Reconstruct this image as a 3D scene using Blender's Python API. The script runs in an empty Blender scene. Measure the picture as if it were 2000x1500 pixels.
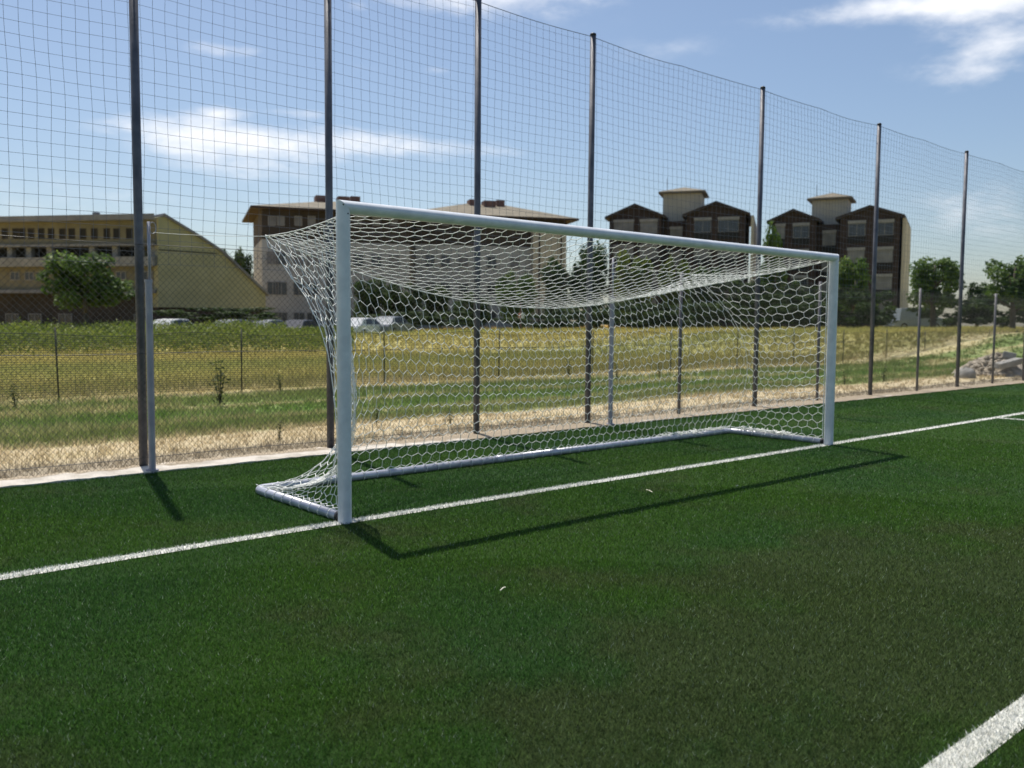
import bpy, math, random
import numpy as np
rnd = random.Random(7)
rng = np.random.default_rng(11)
R = math.radians
scene = bpy.context.scene
COL = scene.collection

# ------------------------------------------------------------------ camera
F_PX, PITCH, ROLL, YAW = 1749.46, R(-3.8748), R(0.3975), R(41.211)
CAM = np.array([-3.6637, -6.2032, 1.6017])
FW = np.array([math.sin(YAW) * math.cos(PITCH), math.cos(YAW) * math.cos(PITCH), math.sin(PITCH)])
R0 = np.array([math.cos(YAW), -math.sin(YAW), 0.0]); U0 = np.cross(R0, FW)
RT = R0 * math.cos(ROLL) + U0 * math.sin(ROLL); UP = np.cross(RT, FW)
from mathutils import Matrix, Vector
cd = bpy.data.cameras.new('camera'); cam = bpy.data.objects.new('camera', cd); COL.objects.link(cam)
cam.matrix_world = Matrix(((RT[0], UP[0], -FW[0], CAM[0]), (RT[1], UP[1], -FW[1], CAM[1]), (RT[2], UP[2], -FW[2], CAM[2]), (0, 0, 0, 1)))
cd.sensor_width = 36; cd.lens = F_PX / 2000 * 36; cd.clip_start = 0.1; cd.clip_end = 2000
cd.dof.use_dof = True; cd.dof.focus_distance = 6.2
cd.dof.aperture_fstop = (cd.lens / 1000) / 0.0135
scene.camera = cam

def ray(x, y=632.0):
    return FW + RT * (x - 1000) / F_PX + UP * (750 - y) / F_PX
def far(x, D):                                   # ground point seen in picture column x, D metres away
    d = ray(x); h = math.hypot(d[0], d[1]); return np.array([CAM[0] + d[0] / h * D, CAM[1] + d[1] / h * D, 0.0])
def zat(x, y, D):                                # height of picture point (x, y) if it is D metres away
    d = ray(x, y); return CAM[2] + d[2] / math.hypot(d[0], d[1]) * D

# ------------------------------------------------------------------ objects
def tag(o, label=None, cat=None, group=None, kind=None):
    if label: o['label'] = label
    if cat: o['category'] = cat
    if group: o['group'] = group
    if kind: o['kind'] = kind
    return o
def empty(name, loc):
    o = bpy.data.objects.new(name, None); COL.objects.link(o); o.location = [float(v) for v in loc]
    o.empty_display_size = 0.2
    return o
def np_mesh(name, V, F, mat=None, parent=None, smooth=False, loc=None):
    """one mesh object; F is one (M,k) array or a list of index lists"""
    V = np.asarray(V, dtype=np.float64)
    if parent is not None and loc is None:
        q = np.array(parent.location)
        if parent.parent is not None: q = q + np.array(parent.parent.location)
        V = V - q
    if loc is not None: V = V - np.asarray(loc)
    me = bpy.data.meshes.new(name)
    if isinstance(F, np.ndarray):
        m, k = F.shape
        me.vertices.add(len(V)); me.vertices.foreach_set('co', V.astype(np.float32).ravel())
        me.loops.add(m * k); me.loops.foreach_set('vertex_index', F.astype(np.int32).ravel())
        me.polygons.add(m); me.polygons.foreach_set('loop_start', np.arange(0, m * k, k, dtype=np.int32))
        me.update(calc_edges=True)
    else:
        me.from_pydata([tuple(map(float, v)) for v in V], [], F); me.update()
    if smooth: me.polygons.foreach_set('use_smooth', np.ones(len(me.polygons), dtype=bool))
    if mat: me.materials.append(mat)
    o = bpy.data.objects.new(name, me); COL.objects.link(o)
    if parent is not None: o.parent = parent
    if loc is not None: o.location = [float(v) for v in loc]
    return o
class MB:
    def __init__(s): s.v = []; s.f = []
    def add(s, V, F):
        b = len(s.v); s.v.extend([tuple(map(float, p)) for p in V]); s.f.extend([[int(i) + b for i in f] for f in F]); return s
    def box(s, c0, c1):
        x0, y0, z0 = c0; x1, y1, z1 = c1
        return s.add([(x0, y0, z0), (x1, y0, z0), (x1, y1, z0), (x0, y1, z0), (x0, y0, z1), (x1, y0, z1), (x1, y1, z1), (x0, y1, z1)],
                     [(0, 3, 2, 1), (4, 5, 6, 7), (0, 1, 5, 4), (1, 2, 6, 5), (2, 3, 7, 6), (3, 0, 4, 7)])
    def make(s, name, mat, parent=None, smooth=False, loc=None): return np_mesh(name, s.v, s.f, mat, parent, smooth, loc)
def bevel(o, w, seg=2):
    m = o.modifiers.new('bevel', 'BEVEL'); m.width = w; m.segments = seg; m.limit_method = 'ANGLE'; m.angle_limit = R(40); return o
def frame_of(d):
    d = d / np.linalg.norm(d); a = np.array([0, 0, 1.0]) if abs(d[2]) < 0.9 else np.array([1.0, 0, 0])
    u = np.cross(a, d); u /= np.linalg.norm(u); return u, np.cross(d, u)
def segs(P0, P1, r, n=4):
    """prisms along many straight segments (numpy)"""
    P0 = np.asarray(P0, float); P1 = np.asarray(P1, float); D = P1 - P0
    L = np.linalg.norm(D, axis=1, keepdims=True); L[L < 1e-9] = 1; D = D / L
    A = np.where(np.abs(D[:, 2:3]) < 0.9, np.array([[0, 0, 1.0]]), np.array([[1.0, 0, 0]]))
    U = np.cross(A, D); U /= np.linalg.norm(U, axis=1, keepdims=True); W = np.cross(D, U)
    m = len(P0); V = np.zeros((m, 2 * n, 3)); r = np.broadcast_to(np.asarray(r, float).reshape(-1, 1), (m, 1))
    for k in range(n):
        c, s_ = math.cos(2 * math.pi * k / n), math.sin(2 * math.pi * k / n); off = (U * c + W * s_) * r
        V[:, k] = P0 + off; V[:, n + k] = P1 + off
    F = np.array([[k, (k + 1) % n, n + (k + 1) % n, n + k] for k in range(n)])
    F = (F[None] + (np.arange(m) * 2 * n)[:, None, None]).reshape(-1, 4)
    return V.reshape(-1, 3), F
def cat(parts):
    V = []; F = []; b = 0
    for v, f in parts: V.append(v); F.append(f + b); b += len(v)
    return np.concatenate(V), np.concatenate(F)
def pipe(path, rad, n=12, cap=True, sx=1.0):
    """smooth tube along a path; rad is a number or a list"""
    P = np.asarray(path, float); m = len(P); rr = np.broadcast_to(np.asarray(rad, float), (m,))
    T = np.gradient(P, axis=0); u, w = frame_of(T[0]); V = []; F = []
    for i in range(m):
        t = T[i] / np.linalg.norm(T[i]); u = u - t * (u @ t); u /= np.linalg.norm(u); w = np.cross(t, u)
        for k in range(n):
            a = 2 * math.pi * k / n; V.append(P[i] + (u * math.cos(a) * sx + w * math.sin(a)) * rr[i])
    for i in range(m - 1):
        for k in range(n): F.append([i * n + k, i * n + (k + 1) % n, (i + 1) * n + (k + 1) % n, (i + 1) * n + k])
    if cap: F.append(list(range(n))[::-1]); F.append([(m - 1) * n + k for k in range(n)])
    return V, F

# ------------------------------------------------------------------ materials
def nt(m): m.use_nodes = True; return m.node_tree.nodes, m.node_tree.links
def mat(name, c1, c2=None, scale=4.0, rough=0.6, metal=0.0, bump=0.0, bscale=None, detail=5.0, spec=0.5, lo=0.35, hi=0.65, stretch=None):
    m = bpy.data.materials.new(name); N, L = nt(m); b = N['Principled BSDF']
    b.inputs['Roughness'].default_value = rough; b.inputs['Metallic'].default_value = metal
    b.inputs['Specular IOR Level'].default_value = spec
    tc = N.new('ShaderNodeNewGeometry'); src = tc.outputs['Position']
    if stretch:
        mp = N.new('ShaderNodeMapping'); mp.inputs['Scale'].default_value = stretch; L.new(src, mp.inputs['Vector']); src = mp.outputs['Vector']
    nz = N.new('ShaderNodeTexNoise'); nz.inputs['Scale'].default_value = scale; nz.inputs['Detail'].default_value = detail; L.new(src, nz.inputs['Vector'])
    rp = N.new('ShaderNodeValToRGB'); rp.color_ramp.elements[0].position = lo; rp.color_ramp.elements[1].position = hi
    rp.color_ramp.elements[0].color = (*c1, 1); rp.color_ramp.elements[1].color = (*(c2 or [min(1, v * 1.12) for v in c1]), 1)
    L.new(nz.outputs['Fac'], rp.inputs['Fac']); L.new(rp.outputs['Color'], b.inputs['Base Color'])
    if bump:
        n2 = N.new('ShaderNodeTexNoise'); n2.inputs['Scale'].default_value = bscale or scale * 6; n2.inputs['Detail'].default_value = 6; L.new(src, n2.inputs['Vector'])
        bp = N.new('ShaderNodeBump'); bp.inputs['Strength'].default_value = bump; bp.inputs['Distance'].default_value = 0.02
        L.new(n2.outputs['Fac'], bp.inputs['Height']); L.new(bp.outputs['Normal'], b.inputs['Normal'])
    return m
def math_node(N, L, op, a, b=None, c=None):
    n = N.new('ShaderNodeMath'); n.operation = op
    for i, v in enumerate((a, b, c)):
        if v is None: continue
        if isinstance(v, (int, float)): n.inputs[i].default_value = v
        else: L.new(v, n.inputs[i])
    return n.outputs[0]
def mix(N, L, fac, a, b):
    n = N.new('ShaderNodeMix'); n.data_type = 'RGBA'
    for k, v in ((0, fac), (6, a), (7, b)):
        if isinstance(v, (int, float)): n.inputs[k].default_value = v
        elif isinstance(v, tuple): n.inputs[k].default_value = (*v, 1)
        else: L.new(v, n.inputs[k])
    return n.outputs[2]
def noise(N, L, vec, scale, detail=4.0, rough=0.5):
    n = N.new('ShaderNodeTexNoise'); n.inputs['Scale'].default_value = scale; n.inputs['Detail'].default_value = detail
    n.inputs['Roughness'].default_value = rough; L.new(vec, n.inputs['Vector']); return n.outputs['Fac']
def ramp(N, L, fac, stops, interp='LINEAR'):
    n = N.new('ShaderNodeValToRGB'); cr = n.color_ramp; cr.interpolation = interp
    while len(cr.elements) < len(stops): cr.elements.new(0.5)
    for e, (p, c) in zip(cr.elements, stops): e.position = p; e.color = (*c, 1) if isinstance(c, tuple) else (c, c, c, 1)
    L.new(fac, n.inputs['Fac']); return n.outputs['Color']
def smooth(N, L, x, lo, hi):
    n = N.new('ShaderNodeMapRange'); n.interpolation_type = 'SMOOTHSTEP'; L.new(x, n.inputs['Value'])
    n.inputs['From Min'].default_value = lo; n.inputs['From Max'].default_value = hi; return n.outputs['Result']
def bell(N, L, x, y, x0, y0, sx, sy):
    dx = math_node(N, L, 'MULTIPLY', math_node(N, L, 'SUBTRACT', x, x0), 1 / sx); dy = math_node(N, L, 'MULTIPLY', math_node(N, L, 'SUBTRACT', y, y0), 1 / sy)
    q = math_node(N, L, 'ADD', math_node(N, L, 'MULTIPLY', dx, dx), math_node(N, L, 'MULTIPLY', dy, dy))
    return math_node(N, L, 'EXPONENT', math_node(N, L, 'MULTIPLY', q, -1.0))

# artificial turf: worn olive patches and greener ones, by place on the pitch
def turf_colour(N, L):
    g = N.new('ShaderNodeNewGeometry'); p = g.outputs['Position']; s = N.new('ShaderNodeSeparateXYZ'); L.new(p, s.inputs[0]); x, y = s.outputs[0], s.outputs[1]
    flat = N.new('ShaderNodeCombineXYZ'); L.new(x, flat.inputs[0]); L.new(y, flat.inputs[1]); pf = flat.outputs[0]
    big = noise(N, L, pf, 0.9, 5.0, 0.6); b2 = noise(N, L, pf, 0.35, 3.0); fine = noise(N, L, pf, 7.0, 4.0, 0.7)
    worn = math_node(N, L, 'ADD', big, math_node(N, L, 'MULTIPLY', bell(N, L, x, y, 1.2, -3.9, 3.0, 1.1), 0.34))
    worn = math_node(N, L, 'ADD', worn, math_node(N, L, 'MULTIPLY', bell(N, L, x, y, -0.6, -2.0, 1.3, 0.8), 0.12))
    worn = math_node(N, L, 'ADD', worn, math_node(N, L, 'MULTIPLY', bell(N, L, x, y, -0.5, -0.5, 0.8, 0.5), 0.10))
    worn = smooth(N, L, math_node(N, L, 'ADD', worn, math_node(N, L, 'MULTIPLY', fine, 0.10)), 0.57, 0.80)
    green = mix(N, L, smooth(N, L, b2, 0.38, 0.62), TURF_A, TURF_B)
    c = mix(N, L, math_node(N, L, 'MULTIPLY', worn, 0.72), green, TURF_W)
    return c, p, fine
TURF_A = (0.042, 0.110, 0.022); TURF_B = (0.056, 0.128, 0.016); TURF_W = (0.080, 0.104, 0.036)
def turf_mat(name, blades):
    m = bpy.data.materials.new(name); N, L = nt(m); b = N['Principled BSDF']; out = N['Material Output']
    c, p, fine = turf_colour(N, L)
    if blades:
        a = N.new('ShaderNodeAttribute'); a.attribute_name = 'tint'
        hs = N.new('ShaderNodeHueSaturation'); L.new(c, hs.inputs['Color']); L.new(a.outputs['Fac'], hs.inputs['Value']); c = mix(N, L, smooth(N, L, a.outputs['Fac'], 3.0, 5.0), hs.outputs['Color'], (.30, .38, .27))  # fibres of the highest tint turn whitish: glints put into the colour
        b.inputs['Roughness'].default_value = 0.45; b.inputs['Specular IOR Level'].default_value = 0.2
        L.new(c, b.inputs['Base Color'])
        t = N.new('ShaderNodeBsdfTranslucent'); L.new(c, t.inputs['Color'])
        mx = N.new('ShaderNodeMixShader'); mx.inputs[0].default_value = 0.38; L.new(b.outputs[0], mx.inputs[1]); L.new(t.outputs[0], mx.inputs[2]); L.new(mx.outputs[0], out.inputs['Surface'])
    else:
        dk = mix(N, L, 0.5, c, (0.012, 0.022, 0.010)); L.new(dk, b.inputs['Base Color']); b.inputs['Roughness'].default_value = 0.95; b.inputs['Specular IOR Level'].default_value = 0.1
        bp = N.new('ShaderNodeBump'); bp.inputs['Strength'].default_value = 0.9; bp.inputs['Distance'].default_value = 0.03
        L.new(noise(N, L, p, 90.0, 6.0, 0.7), bp.inputs['Height']); L.new(bp.outputs['Normal'], b.inputs['Normal'])
    return m
# the field behind the fence: strips of bare straw, gravel, green weeds and ripe grass that follow the kerb
def field_colour(N, L):
    g = N.new('ShaderNodeNewGeometry'); p = g.outputs['Position']; s = N.new('ShaderNodeSeparateXYZ'); L.new(p, s.inputs[0]); x, y = s.outputs[0], s.outputs[1]
    flat = N.new('ShaderNodeCombineXYZ'); L.new(x, flat.inputs[0]); L.new(y, flat.inputs[1]); pf = flat.outputs[0]
    mp = N.new('ShaderNodeMapping'); mp.inputs['Scale'].default_value = (0.35, 1, 1); L.new(pf, mp.inputs['Vector']); ps = mp.outputs['Vector']
    n1 = noise(N, L, ps, 0.5, 5.0, 0.6); n2 = noise(N, L, ps, 1.6, 6.0, 0.65); n3 = noise(N, L, pf, 9.0, 5.0, 0.7)
    wob = math_node(N, L, 'MULTIPLY', math_node(N, L, 'SUBTRACT', n1, 0.5), 4.5)
    wob = math_node(N, L, 'MULTIPLY', wob, smooth(N, L, y, 3.0, 12.0))
    y1 = math_node(N, L, 'ADD', y, wob)
    t = math_node(N, L, 'DIVIDE', math_node(N, L, 'SUBTRACT', y1, 3.5), 16.5)
    f = lambda Y: (Y - 3.5) / 16.5
    near = ramp(N, L, t, [(f(3.6), (.46, .39, .29)), (f(4.5), (.38, .325, .235)), (f(5.0), (.60, .50, .32)), (f(6.1), (.58, .48, .30)), (f(6.6), (.25, .27, .10)), (f(7.3), (.20, .26, .08)), (f(7.8), (.46, .41, .21)), (f(8.3), (.16, .26, .06)),
                          (f(9.6), (.20, .26, .08)), (f(10.4), (.46, .40, .20)), (f(11.0), (.18, .25, .075)), (f(12.3), (.23, .26, .09)), (f(12.9), (.60, .52, .29)), (f(13.9), (.56, .48, .26)), (f(14.6), (.34, .31, .12)), (f(17.0), (.40, .36, .13)), (f(19.5), (.46, .41, .15))])
    d = math_node(N, L, 'DIVIDE', math_node(N, L, 'SUBTRACT', y1, 18.0), 110.0)
    fr = ramp(N, L, d, [(0.0, (.47, .42, .15)), (0.07, (.36, .36, .12)), (0.12, (.52, .45, .16)), (0.20, (.48, .43, .15)), (0.27, (.32, .35, .11)), (0.33, (.50, .43, .16)), (0.42, (.62, .44, .15)), (1.0, (.60, .42, .13))])
    c = mix(N, L, smooth(N, L, y1, 17.0, 22.0), near, fr)
    gp = math_node(N, L, 'MULTIPLY', smooth(N, L, n2, 0.52, 0.68), smooth(N, L, y1, 6.0, 7.5))
    gp = math_node(N, L, 'MULTIPLY', gp, math_node(N, L, 'SUBTRACT', 1.0, math_node(N, L, 'MULTIPLY', smooth(N, L, y, 13, 30), 0.65))); gp = math_node(N, L, 'MULTIPLY', gp, math_node(N, L, 'SUBTRACT', 1.0, math_node(N, L, 'MULTIPLY', smooth(N, L, x, 2.5, 7.0), 0.55)))
    c = mix(N, L, math_node(N, L, 'MULTIPLY', gp, 0.75), c, (.14, .29, .045))
    c = mix(N, L, math_node(N, L, 'MULTIPLY', smooth(N, L, n2, 0.46, 0.30), 0.5), c, (.54, .46, .25))
    c = mix(N, L, math_node(N, L, 'MULTIPLY', smooth(N, L, n3, 0.5, 0.75), 0.35), c, (.15, .13, .07))
    return c, p
def field_mat(name, blades):
    m = bpy.data.materials.new(name); N, L = nt(m); b = N['Principled BSDF']; out = N['Material Output']
    c, p = field_colour(N, L); b.inputs['Roughness'].default_value = 0.85; b.inputs['Specular IOR Level'].default_value = 0.15
    if blades:
        a = N.new('ShaderNodeAttribute'); a.attribute_name = 'tint'
        hs = N.new('ShaderNodeHueSaturation'); L.new(c, hs.inputs['Color']); L.new(a.outputs['Fac'], hs.inputs['Value']); c = hs.outputs['Color']
        L.new(c, b.inputs['Base Color']); t = N.new('ShaderNodeBsdfTranslucent'); L.new(c, t.inputs['Color'])
        mx = N.new('ShaderNodeMixShader'); mx.inputs[0].default_value = 0.45; L.new(b.outputs[0], mx.inputs[1]); L.new(t.outputs[0], mx.inputs[2]); L.new(mx.outputs[0], out.inputs['Surface'])
    else:
        L.new(c, b.inputs['Base Color'])
        bp = N.new('ShaderNodeBump'); bp.inputs['Strength'].default_value = 0.8; bp.inputs['Distance'].default_value = 0.06
        L.new(noise(N, L, p, 14.0, 7.0, 0.7), bp.inputs['Height']); L.new(bp.outputs['Normal'], b.inputs['Normal'])
    return m
def leaf_mat(name, c, yellow):
    m = bpy.data.materials.new(name); N, L = nt(m); b = N['Principled BSDF']; out = N['Material Output']
    a = N.new('ShaderNodeAttribute'); a.attribute_name = 'tint'
    col = ramp(N, L, a.outputs['Fac'], [(0.0, tuple(v * .55 for v in c)), (0.55, c), (1.0, yellow)])
    L.new(col, b.inputs['Base Color']); b.inputs['Roughness'].default_value = 0.6; b.inputs['Specular IOR Level'].default_value = 0.25
    t = N.new('ShaderNodeBsdfTranslucent'); L.new(col, t.inputs['Color'])
    mx = N.new('ShaderNodeMixShader'); mx.inputs[0].default_value = 0.42; L.new(b.outputs[0], mx.inputs[1]); L.new(t.outputs[0], mx.inputs[2]); L.new(mx.outputs[0], out.inputs['Surface'])
    return m
M = dict(
    turf=turf_mat('turf_backing', False), blade=turf_mat('turf_fibre', True),
    field=field_mat('field_soil', False), grass=field_mat('field_grass', True),
    white_paint=mat('goal_white_paint', (.66, .685, .71), (.78, .80, .82), 9, .30, bump=.03, bscale=300),
    bar=mat('ground_bar_metal', (.44, .45, .51), (.58, .59, .65), 9, .36, .35),
    cap=mat('black_plastic', (.02, .02, .022), None, 10, .5),
    net=mat('net_cord', (.84, .85, .79), (.90, .90, .86), 30, .8),
    line=mat('line_backing', (.55, .55, .50), (.68, .68, .62), 40, .9, bump=.5, bscale=200),
    pole=mat('galvanised_pole', (.085, .088, .105), (.15, .15, .17), 5, .55, .35, bump=.05),
    post=mat('fence_post_metal', (.12, .118, .13), (.18, .175, .185), 7, .6, .25),
    stan=mat('net_post_paint', (.30, .295, .345), (.38, .375, .41), 5, .5, .2),
    wire=mat('fence_wire', (.06, .064, .06), (.10, .10, .095), 8, .55, .4),
    cord=mat('netting_cord', (.095, .115, .15), (.13, .15, .185), 12, .8),
    kerb=None,
    green=mat('green_plastic_net', (.035, .05, .02), (.05, .07, .025), 8, .7),
    stake=mat('dark_stake', (.03, .035, .02), None, 8, .7),
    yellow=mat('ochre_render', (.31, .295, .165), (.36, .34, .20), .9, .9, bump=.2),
    facade=mat('shaded_ochre_render', (.155, .138, .09), (.20, .18, .12), .9, .9, bump=.2), grey=mat('grey_render', (.22, .215, .205), (.28, .275, .265), 1.2, .9),  # facade: the ochre again, darkened, with its shade put into the colour
    slab=mat('grey_slab', (.16, .16, .17), (.22, .22, .23), 1, .9),
    pale=mat('pale_render', (.34, .345, .34), (.41, .41, .40), .5, .9, bump=.15),
    beige=mat('beige_render', (.42, .37, .29), (.48, .43, .34), .5, .9),
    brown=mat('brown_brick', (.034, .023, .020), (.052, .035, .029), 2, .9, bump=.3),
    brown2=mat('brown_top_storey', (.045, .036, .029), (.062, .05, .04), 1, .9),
    tile=mat('roof_tile', (.14, .12, .08), (.20, .17, .12), 1.2, .85, bump=.3),
    tile2=mat('dark_roof_tile', (.035, .027, .024), (.055, .042, .036), 1.2, .85),
    tower=mat('cream_tower', (.40, .36, .285), (.46, .42, .335), .6, .9),
    lint=mat('pale_lintel', (.24, .23, .225), (.30, .29, .28), 2, .9),
    shut=mat('grey_shutter', (.15, .148, .15), (.22, .215, .215), 1.3, .7),
    glass=mat('dark_glass', (.035, .04, .048), (.06, .065, .075), 1, .15),
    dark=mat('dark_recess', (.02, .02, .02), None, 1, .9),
    chim=mat('chimney_brick', (.13, .07, .06), (.19, .11, .09), 2, .9),
    bark=mat('bark', (.07, .055, .04), (.11, .09, .065), 6, .95, bump=.6),
    leafd=leaf_mat('dark_leaves', (.040, .078, .020), (.095, .145, .035)),
    leafm=leaf_mat('mid_leaves', (.095, .165, .036), (.20, .27, .06)),
    leafy=leaf_mat('bright_leaves', (.12, .17, .03), (.24, .27, .06)),
    weed=leaf_mat('weed_leaves', (.07, .10, .03), (.22, .20, .09)),
    rub=mat('rubble', (.27, .23, .17), (.44, .38, .30), 5, .95, bump=.8, bscale=20),
    conc=mat('broken_concrete', (.27, .26, .235), (.38, .365, .335), 4, .9, bump=.4),
    tyre=mat('tyre_rubber', (.02, .02, .02), None, 8, .8),
    carw=mat('white_car_paint', (.58, .59, .60), None, 3, .3), cars=mat('silver_car_paint', (.22, .235, .255), None, 3, .35, .3),
    card=mat('dark_car_paint', (.06, .065, .08), None, 3, .3), vanb=mat('pale_blue_van_paint', (.25, .29, .33), None, 3, .35),
    straw=mat('straw_bit', (.70, .66, .50), None, 20, .8),
    orange=mat('orange_sign_paint', (.55, .14, .05), None, 5, .6),
)
def kerb_mat():
    m = mat('kerb_concrete', (.50, .45, .37), (.70, .64, .55), 3.5, .9, bump=.5, bscale=45, lo=.36, hi=.56); N, L = nt(m); b = N['Principled BSDF']; src = b.inputs['Base Color'].links[0].from_socket
    g = N.new('ShaderNodeNewGeometry'); s = N.new('ShaderNodeSeparateXYZ'); L.new(g.outputs['Position'], s.inputs[0])
    n1 = noise(N, L, g.outputs['Position'], 2.2, 6.0, .65); n2 = noise(N, L, g.outputs['Position'], 30.0, 4.0, .7)
    k = math_node(N, L, 'ADD', n1, math_node(N, L, 'MULTIPLY', smooth(N, L, s.outputs[1], 3.42, 3.8), .34))
    k = math_node(N, L, 'ADD', k, math_node(N, L, 'MULTIPLY', smooth(N, L, s.outputs[0], 1.2, 5.0), .30)); k = math_node(N, L, 'ADD', k, math_node(N, L, 'MULTIPLY', n2, .15))
    L.new(mix(N, L, smooth(N, L, k, .70, .82), src, (.36, .29, .20)), b.inputs['Base Color']); return m
M['kerb'] = kerb_mat()
def line_blade_mat():
    m = bpy.data.materials.new('line_fibre'); N, L = nt(m); b = N['Principled BSDF']; a = N.new('ShaderNodeAttribute'); a.attribute_name = 'tint'
    hs = N.new('ShaderNodeHueSaturation'); hs.inputs['Color'].default_value = (.74, .74, .68, 1); L.new(a.outputs['Fac'], hs.inputs['Value']); L.new(hs.outputs['Color'], b.inputs['Base Color'])
    b.inputs['Roughness'].default_value = .6; return m
M['lblade'] = line_blade_mat()
def set_tint(o, vals):
    at = o.data.attributes.new('tint', 'FLOAT', 'POINT'); at.data.foreach_set('value', np.asarray(vals, np.float32))

# ------------------------------------------------------------------ sky and sun
SUN = np.array([0.112, 0.465, 1.0]); SUN /= np.linalg.norm(SUN)
el = math.asin(SUN[2]); az = math.atan2(SUN[0], SUN[1])
w = bpy.data.worlds.new('World'); scene.world = w; w.use_nodes = True; N, L = w.node_tree.nodes, w.node_tree.links
bg = N['Background']; bg.inputs['Strength'].default_value = 0.085
sk = N.new('ShaderNodeTexSky'); sk.sky_type = 'NISHITA'; sk.sun_disc = False; sk.sun_elevation = el; sk.sun_rotation = az
sk.air_density = 1.0; sk.dust_density = 1.2; sk.ozone_density = 2.2; sk.altitude = 50
tc = N.new('ShaderNodeTexCoord'); dirv = tc.outputs['Generated']; s = N.new('ShaderNodeSeparateXYZ'); L.new(dirv, s.inputs[0])
A_ = math_node(N, L, 'ARCTAN2', s.outputs[0], s.outputs[1]); E_ = math_node(N, L, 'ARCSINE', s.outputs[2])
def azel(x, y):
    d = ray(x, y); d = d / np.linalg.norm(d); return math.atan2(d[0], d[1]), math.asin(d[2])
mp = N.new('ShaderNodeMapping'); mp.inputs['Scale'].default_value = (1, 1, 2.6); L.new(dirv, mp.inputs['Vector']); cv = mp.outputs['Vector']
cn = noise(N, L, cv, 7.0, 8.0, 0.62); cn2 = noise(N, L, cv, 22.0, 6.0, 0.6)
tot = None
for (x, y, sx, sy, k) in [(960, -25, 240, 46, 1.0), (370, 262, 120, 30, .72), (560, 272, 230, 30, .55), (430, 318, 150, 26, .50), (850, 290, 190, 28, .5), (425, 96, 75, 16, .55), (440, 222, 45, 12, .5),
                          (700, 16, 30, 11, .5), (856, 136, 30, 10, .42), (700, 132, 40, 12, .32), (600, 222, 80, 9, .42), (1870, 0, 260, 24, .9), (1950, 70, 110, 85, .50), (1850, 140, 70, 26, .34), (1960, 410, 170, 60, .40), (1300, 100, 150, 30, .18), (300, 400, 500, 60, .22)]:
    a0, e0 = azel(x, y); t = math_node(N, L, 'MULTIPLY', bell(N, L, A_, E_, a0, e0, sx / F_PX * 1.05, sy / F_PX), k)
    tot = t if tot is None else math_node(N, L, 'ADD', tot, t)
det = math_node(N, L, 'ADD', math_node(N, L, 'MULTIPLY', cn, 0.75), math_node(N, L, 'MULTIPLY', cn2, 0.35))
cl = smooth(N, L, math_node(N, L, 'ADD', tot, math_node(N, L, 'MULTIPLY', math_node(N, L, 'SUBTRACT', det, 0.55), 2.3)), 0.12, 1.30)
cl = math_node(N, L, 'MULTIPLY', cl, smooth(N, L, tot, 0.02, 0.35))
rest = math_node(N, L, 'MULTIPLY', smooth(N, L, cn, 0.55, 0.75), math_node(N, L, 'MULTIPLY', smooth(N, L, E_, 0.45, 0.7), 0.3))   # clouds overhead, out of the picture
cl = math_node(N, L, 'MAXIMUM', cl, rest)
skc = mix(N, L, cl, sk.outputs[0], (9.6, 9.7, 10.0))
L.new(skc, bg.inputs['Color'])
sd = bpy.data.lights.new('sun', 'SUN'); sd.energy = 4.0; sd.angle = R(0.53); sd.color = (1, .95, .87)
so = bpy.data.objects.new('sun', sd); COL.objects.link(so); so.rotation_euler = Vector(-SUN).to_track_quat('-Z', 'Y').to_euler(); so.location = (0, 0, 30)
scene.view_settings.view_transform = 'Standard'; scene.view_settings.look = 'None'; scene.view_settings.exposure = 0.45; scene.view_settings.gamma = 1

# ------------------------------------------------------------------ ground
TE, KE = 3.30, 3.86                                # turf edge, back of kerb
def sheet(name, x0, x1, y0, y1, z, m): return tag(np_mesh(name, [(x0, y0, z), (x1, y0, z), (x1, y1, z), (x0, y1, z)], np.array([[0, 1, 2, 3]]), m), kind='structure')
tag(np_mesh('ground', [(-900, -900, -.03), (900, -900, -.03), (900, 900, -.03), (-900, 900, -.03)], np.array([[0, 1, 2, 3]]), M['field']), kind='structure')
o = MB().box((-60, -60, -.02), (60, TE, 0.0)).make('pitch', M['turf']); tag(o, kind='structure')
LINES = [('goal_line', -40, 45, -.06, .06), ('box_line', 13.03, 13.15, -4.82, -.062), ('area_line', -4.7, 13.15, -4.94, -4.82)]
for i, (n, x0, x1, y0, y1) in enumerate(LINES): sheet('pitch_line', x0, x1, y0, y1, .004, M['line'])
# kerb: a rough concrete strip
nx = 700; xs = np.linspace(-14, 56, nx); V = []; F = []
for i, x in enumerate(xs):
    a = .02 * math.sin(x * 3.1) + rnd.uniform(-.012, .012); b = rnd.uniform(-.05, .05) + .04 * math.sin(x * 1.7)
    V += [(x, TE + .002, -.02), (x, TE + .004, .022 + rnd.uniform(-.004, .004)), (x, (TE + KE) / 2, .03 + rnd.uniform(-.006, .006)), (x, KE + b, .02 + rnd.uniform(-.012, .006)), (x, KE + b + .02, -.03)]
    if i:
        for k in range(4): F.append([(i - 1) * 5 + k, i * 5 + k, i * 5 + k + 1, (i - 1) * 5 + k + 1])
tag(np_mesh('kerb', V, F, M['kerb']), kind='structure')

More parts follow.
